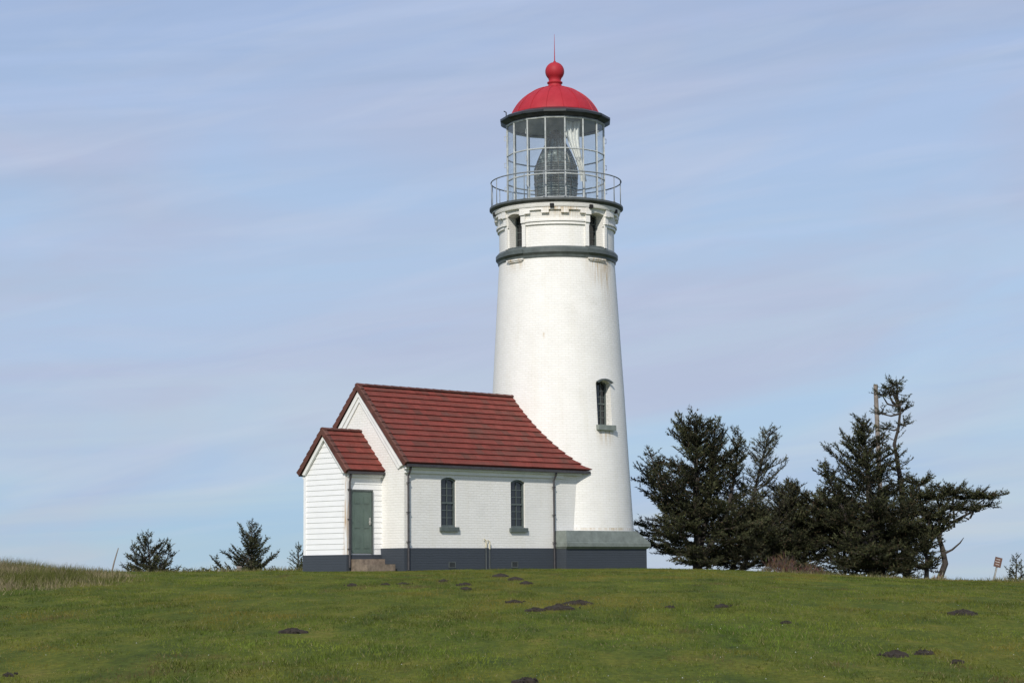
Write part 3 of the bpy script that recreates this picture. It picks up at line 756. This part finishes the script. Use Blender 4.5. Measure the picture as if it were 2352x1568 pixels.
# tree 2 leaning, paler
t=Tree()
t.leader([(8.1,77,gz(8.1,77)-.2),(8.6,77,1.2),(9.05,77,2.6),(9.42,77,4.0),(9.75,77,5.1)],[.10,.08,.06,.04,.01],.05,100,lambda f:1.35*(1-f)+.36,up=(.2,.8),twl=.30,tw=.065,azb=.15,shade=1.2)
t.leader([(8.3,76.6,gz(8.3,77)-.1),(9.1,76.5,.9),(9.9,76.5,1.8),(10.25,76.5,2.8)],[.08,.06,.04,.01],.05,75,lambda f:1.2*(1-f)+.35,up=(.15,.8),twl=.30,tw=.065,azb=.2,shade=1.1)
t.build('spruce_tree',(8.1,77,gz(8.1,77)),"thin leaning spruce with sparse grey green foliage","tree",K=14,col=(.048,.053,.031),tip=(.112,.108,.058),wid=.030)
# tree 3 low mass
t=Tree(); bz=gz(10.5,77)
t.leader([(10.5,77,bz-.2),(10.5,77,1.0),(10.3,77,2.0),(10.45,77,3.0)],[.16,.12,.07,.015],.06,105,lambda f:1.6*(1-f)**.6+.2,up=(.0,.8))
t.leader([(10.6,77,bz),(11.2,77,1.0),(11.5,77,1.9),(11.65,77,2.8)],[.12,.09,.05,.012],.1,80,lambda f:1.45*(1-f)**.6+.2,up=(.1,.8))
t.leader([(10.4,76.6,bz),(9.7,76.5,.6),(9.3,76.4,1.3),(9.1,76.4,2.2)],[.10,.07,.05,.012],.1,75,lambda f:1.3*(1-f)**.6+.2,up=(.0,.8))
t.build('spruce_tree',(10.5,77,bz),"low bushy dark spruce between taller trees","tree")
# tree 4 dense conical
t=Tree(); bz=gz(13.3,76)
t.leader([(13.3,76,bz-.2),(13.3,76,1.2),(13.25,76,2.8),(13.2,76,4.2),(13.12,76,5.35)],[.20,.16,.11,.06,.012],.04,175,lambda f:2.0*(1-f)**.75+.22,up=(-.08,.75),twl=.36,azb=-.12)
t.leader([(13.2,75.7,.6),(12.4,75.5,1.6),(11.9,75.5,2.7),(11.55,75.5,3.75)],[.11,.08,.05,.012],.2,70,lambda f:1.3*(1-f)+.25,up=(.1,.8))
t.leader([(13.4,75.7,.2),(12.6,75.4,.7),(12.1,75.3,1.4)],[.11,.08,.03],.1,50,lambda f:1.2*(1-f)+.35,up=(.0,.6))
t.build('spruce_tree',(13.3,76,bz),"tall conical dense dark green spruce","tree")
# tree 5 tall bare-trunk wind-bent
t=Tree(); bz=gz(14.7,77)
tr=[(14.75,77,bz-.2),(14.8,77,.8),(14.72,77,2.0),(14.68,77,3.0),(14.55,77,3.9),(14.45,77,4.6),(14.62,77,5.2),(14.72,77,5.9),(14.6,77,6.5),(14.2,77,6.75)]
t.w.tube(tr,[.17,.14,.12,.10,.08,.07,.055,.045,.03,.01],7,cap=False)
for f,(x,z) in enumerate([(14.75,.4),(14.75,1.0),(14.75,1.6),(14.75,2.2),(14.65,2.9),(14.6,3.6)]):
    for k in range(14):
        az=random.uniform(0,6.28); t.branch((x,77,z+random.uniform(-.3,.3)),(math.cos(az),math.sin(az),random.uniform(.0,.7)),random.uniform(.5,1.1)*(1.4-.17*f),.018,.04,random.choice((.7,1,1.3)),bare=.25,twl=.26,tw=.07)
for x,z in((14.5,4.3),(14.45,4.75),(14.6,5.2),(14.7,5.7)):
    for k in range(5):
        az=random.uniform(0,6.28); t.branch((x,77,z),(math.cos(az)-.5,math.sin(az)*.5,random.uniform(.2,.7)),random.uniform(.35,.75),.014,.04,1,bare=.4,twl=.18,tw=.075,sub=False)
for c in((14.25,77,6.72),(14.55,77,6.55),(14.78,77,6.2),(14.05,77,6.45),(14.85,77,5.9),(14.0,77,5.75),(14.45,77,6.9),(14.3,77,6.5),(14.6,77,6.85),(14.15,77,5.2),(14.85,77,5.35)):
    t.clump(c,(.24,.2,.12),16,twl=.19,src=(14.66,77,min(6.0,c[2])))
t.build('spruce_tree',(14.75,77,bz),"tall wind bent spruce with bare trunk and tufted top","tree",K=16,size=.085,wid=.034)
# tree 6 windswept sideways
t=Tree(); bz=gz(15.2,76)
t.w.tube([(14.75,76,bz-.15),(15.2,76,bz+.0),(15.75,76,bz+.03),(16.02,76,.1),(15.95,76,.6),(15.82,76,1.05),(16.0,76,1.5),(16.3,76,1.95)],[.17,.17,.14,.12,.10,.09,.07,.03],7,cap=False)
t.w.tube([(15.98,76,.45),(16.3,76,.6),(16.6,76,.85),(16.75,76,1.05)],[.05,.04,.03,.01],5,cap=False)
t.w.tube([(15.3,76,bz),(15.35,76,.3),(15.15,76,.8),(15.3,76,1.4)],[.10,.08,.06,.04],6,cap=False)
t.w.tube([(16.1,76,1.5),(16.6,76,1.75),(17.2,76,2.05),(17.9,76,2.35)],[.06,.05,.04,.02],5,cap=False)
t.w.tube([(15.9,76,1.1),(15.4,76,1.7),(15.2,76,2.3),(15.1,76,3.0)],[.08,.06,.04,.02],5,cap=False)
for c,r,nb in(((15.15,76,3.0),(.40,.35,.22),30),((15.35,76,2.55),(.5,.4,.24),36),((15.85,76,2.5),(.45,.4,.18),32),((16.4,76,2.68),(.45,.4,.15),34),((17.0,76,2.5),(.5,.4,.15),34),((17.65,76,2.52),(.46,.35,.10),26),
    ((16.95,76,2.05),(.45,.35,.12),24),((16.3,76,2.1),(.45,.4,.17),28),((15.7,76,1.8),(.5,.4,.34),42),((15.35,76,1.15),(.5,.4,.42),42),((17.45,76,2.2),(.40,.3,.09),16),((14.9,76,2.1),(.55,.4,.5),38),((15.05,76,.6),(.6,.5,.5),46),((15.1,76,-.05),(.55,.4,.3),34),((14.4,76.3,.0),(.5,.4,.3),30),((15.75,76,1.3),(.42,.3,.22),18),((16.2,76,1.62),(.35,.3,.12),14)):
    t.clump(c,r,nb,src=(min(max(c[0],15.4),17.2),76,min(c[2]+.1,1.2+.55*max(0,c[0]-16))))
t.build('spruce_tree',(14.9,76,bz),"windswept spruce with twisted trunk growing sideways","tree",size=.09,wid=.034)
# low dark understory
t=Tree(); bz=gz(12.6,78)
for c in((7.9,78,.3),(8.6,78,.6),(8.8,78,1.4),(9.4,78,.7),(9.7,78,1.6),(10.2,78,.6),(11.0,78,.6),(11.9,78,.9),(12.6,77,.7),(13.6,77,.5),(14.2,77,.9),(14.0,77.5,1.7),(11.7,77.5,1.4),(12.4,77.5,1.9),(12.9,76,.0),(13.8,76,.0)): t.clump(c,(.75,.6,.5),38,shade=.8)
t.w.tube([(12.6,78,bz-.3),(12.6,78,.6)],.06,6)
t.build('juniper_bush',(12.6,78,bz),"low dense dark evergreen bush under the trees","bush")
def small(x,y,h,wd,name,label,lean=0,nb=60,tops=1,**k):
    t=Tree(); b=gz(x,y)
    t.leader([(x,y,b-.1),(x+lean*.3,y,b+(h)*.4),(x+lean,y,b+h)],[.07,.045,.008],.08,nb,lambda f:wd*(1-f)**.75+.08,up=(.1,.9),twl=.26,cu=.07,tw=.05,**k)
    for i in range(tops-1):
        dx=(-1)**i*wd*.5
        t.leader([(x,y,b),(x+dx*.7,y,b+h*.4),(x+dx,y,b+h*.82)],[.05,.03,.008],.25,nb//2,lambda f:wd*.6*(1-f)+.1,up=(.2,.9),twl=.24,cu=.07,tw=.05)
    return t.build(name,(x,y,b),label,"tree",K=14,size=.10,wid=.034)
small(-10.9,85,3.05,1.75,'conifer_sapling',"small dark conifer with upturned branches behind the lawn crest",0,85)
small(-9.0,85,2.05,.85,'conifer_sapling',"small narrow dark conifer beside the house",.05,55)
small(-14.9,84,2.4,1.55,'conifer_sapling',"small spreading windswept conifer with leaning tops",-.15,60,3)
small(20.55,84,1.75,.6,'conifer_sapling',"small sparse young conifer near the brown sign",.1,34,2)
def bush(xs,y,dz,r,label):
    t=Tree()
    for x in xs: t.clump((x,y,gz(x,y)+dz),r,12,twl=.16)
    xm=sum(xs)/len(xs); t.w.tube([(xm,y,gz(xm,y)),(xm,y,gz(xm,y)+dz)],.04,5); t.build('low_bush',(xm,y,gz(xm,y)),label,"bush",K=10)
bush((-14.2,-13.7,-13.3),88,1.62,(.25,.25,.07),"low dark bush along the horizon")
bush((19.2,19.8,20.3),86,.95,(.3,.25,.10),"low dark bush behind the brown sign")
def shrub(name,x0,x1,y,h,n,label,col):
    e=thing(name,((x0+x1)/2,y,gz((x0+x1)/2,y)),label,"shrub")
    V=[];C=[]
    for i in range(n):
        x=random.uniform(x0,x1); f=1-abs((x-(x0+x1)/2)/((x1-x0)/2))**2.2; f*=.7+.3*math.sin(x*4.1)+.15*math.sin(x*9); yy=y+random.uniform(-.5,.5); z=gz(x,yy)
        hh=max(.05,h*f*random.uniform(.5,1.1))+.05; p=Vector((x,yy,z-.05)); d=Vector((random.gauss(0,.3),random.gauss(0,.3),1))
        for k in range(4):
            q=p+d.normalized()*hh/4*1.1; w=Vector((random.uniform(-1,1),random.uniform(-1,1),0)).normalized()*.010
            V.append([p-w,p+w,q]); c=[v*random.uniform(.6,1.3) for v in col]; C.append(c)
            if random.random()<.8:
                dd=(d+Vector((random.gauss(0,.6),random.gauss(0,.6),.1))).normalized(); V.append([p-w*.8,p+w*.8,p+dd*hh*.4]); C.append(c)
            p=q; d=d+Vector((random.gauss(0,.22),random.gauss(0,.22),0))
    mkt('branches',np.array([[tuple(a) for a in v] for v in V]),np.array(C),M_shrub,e)
shrub('dry_shrub',8.7,11.4,74.2,.85,600,"leafless reddish brown shrub at the foot of the trees",(.12,.080,.058))
shrub('dry_shrub',14.7,15.8,74.5,.35,260,"small tuft of pale dry stems by the twisted trunk",(.28,.23,.14))
# ------------------------------------------------------------------ poles and signs
g=G(); x,y=14.27,79.5; b=gz(x,y); g.tube([(x+.06,y,b-.2),(x+.04,y,3),(x-.02,y,7.1)],[.11,.10,.085],10)
p=mk('wooden_pole',g,M_pole); p["label"]="tall weathered grey wooden pole standing behind trees"; p["category"]="pole"
g=G(); x,y=-13.0,66.5; b=gz(x,y); g.tube([(x-.10,y,b-.1),(x,y,b+.35),(x+.13,y,b+.80)],[.028,.025,.016],7)
p=mk('leaning_stake',g,M_pole); p["label"]="thin weathered stake leaning in dry grass"; p["category"]="stake"
g=G(); x,y=-9.6,71.5; b=gz(x,y); g.tube([(x,y,b-.1),(x,y,b+.16)],[.10,.09],10); g.tube([(x,y,b+.16),(x,y,b+.21)],[.11,.08],10)
p=mk('short_post',g,M_pole); p["label"]="short pale wooden stump post on the crest"; p["category"]="post"
x,y=16.62,71.0; b=gz(x,y)
e=thing('warning_sign',(x,y,b),"small brown sign with white lettering on leaning post","sign")
lean=.26
def ST(a,bb,c): return (x+a*.97+c*lean,y+bb,b+c-a*lean)
g=G(); g.box(-.03,.03,-.02,.02,-.2,.80,ST); mk('post',g,plain('grey_sign_post',(.25,.25,.24),.6,.3,8),e)
g=G(); g.box(-.125,.125,-.04,-.022,.50,.83,ST); pl=mk('sign_board',g,M_brown,e)
for k,(a,c) in enumerate(((-.07,.07),(-.09,.06),(-.06,.08))):
    g=G(); z=.755-k*.085; xx=a
    while xx<c-.015: g.box(xx,xx+.012,-.044,-.041,z-.011,z+.011,ST); xx+=.026
    mk('lettering',g,M_trim,pl)
# ------------------------------------------------------------------ molehills
MH=[(-.35,52.5,.9),(.02,49,.85),(.27,46,.7),(-1.1,45.5,.65),(-.98,42,.6),(-1.64,47.5,.55),(-2.53,46.5,.55),(-2.86,45.5,.45),(-3.54,44.7,.6),(0,35,.5),(.33,32.5,.6),(.71,32.7,.95),(1.0,34.2,.65),(1.12,34.8,.7),(2.53,33.4,.35),(3.38,33.4,.55),(-2.96,27.3,.7),(6.5,29.7,.85),(4.07,22,.7),(4.42,22.2,.4),(4.5,20.9,.3),(.1,19.1,.45),(3.76,28.4,.3),(-4.97,20.2,.25)]
for i,(x,y,s) in enumerate(MH):
    V=[];F=[];nr,na=8,20; w=.17*s*random.uniform(.9,1.2); h=.068*s; p1,p2=random.uniform(0,6),random.uniform(0,6)
    for r in range(nr):
        f=r/(nr-1)
        for a in range(na):
            th=2*math.pi*a/na; q=w*f*(1+.25*math.sin(2*th+p1)+.15*math.sin(5*th+p2)+random.uniform(-.12,.12)); xx=x+q*1.35*math.cos(th); yy=y+q*math.sin(th)
            V.append((xx,yy,gz(xx,yy)+.020+h*(1-f**1.5)*(1+random.uniform(-.35,.35))-.035*(f==1)))
    for r in range(nr-1):
        for a in range(na): F.append((r*na+a,r*na+(a+1)%na,(r+1)*na+(a+1)%na,(r+1)*na+a))
    for k in range(int(26*s)):
        th=random.uniform(0,6.28); q=w*random.uniform(.3,1.6); cx=x+q*math.cos(th)*1.3; cy=y+q*math.sin(th); r=random.uniform(.006,.018); cz=gz(cx,cy)+.03+h*max(0,1-q/w)
        b0=len(V); V+=[(cx+r,cy,cz),(cx-r,cy,cz),(cx,cy+r,cz),(cx,cy-r,cz),(cx,cy,cz+r),(cx,cy,cz-r)]
        F+=[tuple(b0+j for j in f) for f in((0,2,4),(2,1,4),(1,3,4),(3,0,4),(2,0,5),(1,2,5),(3,1,5),(0,3,5))]
    o=Vector((x,y,gz(x,y))); me=bpy.data.meshes.new('molehill'); me.from_pydata([(a-o.x,b-o.y,c-o.z) for a,b,c in V],[],F); me.materials.append(M_soil)
    ob=link(bpy.data.objects.new('molehill',me)); ob.location=o; ob["label"]="dark crumbly soil molehill on green lawn"; ob["category"]="molehill"; ob["group"]="molehills scattered on the lawn"
# ------------------------------------------------------------------ light, sky, camera
SEL,SAZ=36,12
d=Vector((math.sin(rad(SAZ))*math.cos(rad(SEL)),math.cos(rad(SAZ))*math.cos(rad(SEL)),-math.sin(rad(SEL))))
L=bpy.data.lights.new('sun','SUN'); L.energy=3.75; L.angle=rad(.8); L.color=(1,.95,.87)
lo=link(bpy.data.objects.new('sun',L)); lo.rotation_euler=d.to_track_quat('-Z','Y').to_euler(); lo.location=(-30,-30,60)
w=bpy.data.worlds.new("World"); sc.world=w; w.use_nodes=True; t=w.node_tree; nn=t.nodes; bg=nn['Background']
tc=nn.new('ShaderNodeTexCoord'); sp=nn.new('ShaderNodeSeparateXYZ'); t.links.new(tc.outputs['Generated'],sp.inputs[0])
mx=nn.new('ShaderNodeMath'); mx.operation='MAXIMUM'; mx.inputs[1].default_value=.012; t.links.new(sp.outputs[2],mx.inputs[0])
cb=nn.new('ShaderNodeCombineXYZ'); t.links.new(sp.outputs[0],cb.inputs[0]); t.links.new(sp.outputs[1],cb.inputs[1]); t.links.new(mx.outputs[0],cb.inputs[2])
sky=nn.new('ShaderNodeTexSky'); sky.sky_type='NISHITA'; sky.sun_disc=False; sky.sun_elevation=rad(SEL); sky.sun_rotation=rad(180+SAZ); sky.air_density=1.; sky.dust_density=.4; sky.ozone_density=1.5
t.links.new(cb.outputs[0],sky.inputs['Vector'])
er=nn.new('ShaderNodeValToRGB'); e=er.color_ramp.elements
while len(e)<5: e.new(.5)
for i,(p,c) in enumerate([(0,(3.8,6.1,8.2)),(.05,(4.5,6.35,8.7)),(.14,(4.9,6.5,9.0)),(.28,(4.5,5.75,8.5)),(1,(3.0,4.3,7.4))]): e[i].position=p; e[i].color=(c[0]/10,c[1]/10,c[2]/10,1)
t.links.new(mx.outputs[0],er.inputs[0])
sc10=nn.new('ShaderNodeMix'); sc10.data_type='RGBA'; sc10.blend_type='MULTIPLY'; sc10.inputs[0].default_value=1; sc10.inputs[7].default_value=(10,10,10,1); sc10.clamp_result=False; t.links.new(er.outputs[0],sc10.inputs[6])
def cloud(rot,scl,nsc,dist,lo,hi,p0=.35,p1=.68):
    mp=nn.new('ShaderNodeMapping'); mp.inputs['Rotation'].default_value=(0,rad(rot),0); t.links.new(tc.outputs['Generated'],mp.inputs[0])
    mp2=nn.new('ShaderNodeMapping'); mp2.inputs['Scale'].default_value=scl; t.links.new(mp.outputs[0],mp2.inputs[0])
    nz=nn.new('ShaderNodeTexNoise'); nz.inputs['Scale'].default_value=nsc; nz.inputs['Detail'].default_value=8; nz.inputs['Roughness'].default_value=.52; nz.inputs['Distortion'].default_value=dist; t.links.new(mp2.outputs[0],nz.inputs['Vector'])
    rp=nn.new('ShaderNodeValToRGB'); rp.color_ramp.elements[0].position=p0; rp.color_ramp.elements[0].color=(lo,lo,lo,1); rp.color_ramp.elements[1].position=p1; rp.color_ramp.elements[1].color=(hi,hi,hi,1); t.links.new(nz.outputs['Fac'],rp.inputs[0]); return rp.outputs[0]
m1=cloud(8,(2.6,2.6,13),1.15,.7,.0,.95,.40,.62)
gm=nn.new('ShaderNodeMix'); gm.data_type='RGBA'; gm.inputs[7].default_value=(5.15,5.8,7.75,1); t.links.new(m1,gm.inputs[0]); t.links.new(sc10.outputs[2],gm.inputs[6])
m3=cloud(11,(5,5,34),1.3,1.0,.0,.5,.47,.75)
gm2=nn.new('ShaderNodeMix'); gm2.data_type='RGBA'; gm2.inputs[7].default_value=(6.1,6.9,8.7,1); t.links.new(m3,gm2.inputs[0]); t.links.new(gm.outputs[2],gm2.inputs[6])
ml=nn.new('ShaderNodeMix'); ml.data_type='RGBA'
m2=cloud(5,(2.0,2.0,30),1.6,.8,.74,.98)
t.links.new(m2,ml.inputs[0]); t.links.new(sky.outputs[0],ml.inputs[6]); t.links.new(gm2.outputs[2],ml.inputs[7]); t.links.new(ml.outputs[2],bg.inputs['Color']); bg.inputs['Strength'].default_value=.09
cam=bpy.data.cameras.new('camera'); co=link(bpy.data.objects.new('camera',cam)); cam.sensor_width=36; cam.lens=71.48; cam.clip_end=20000; cam.clip_start=.1
co.matrix_world=Matrix.Rotation(rad(90+6.4),4,'X')@Matrix.Rotation(rad(-.5),4,'Z')
sc.camera=co
sc.view_settings.view_transform='Standard'; sc.view_settings.look='None'; sc.view_settings.exposure=0
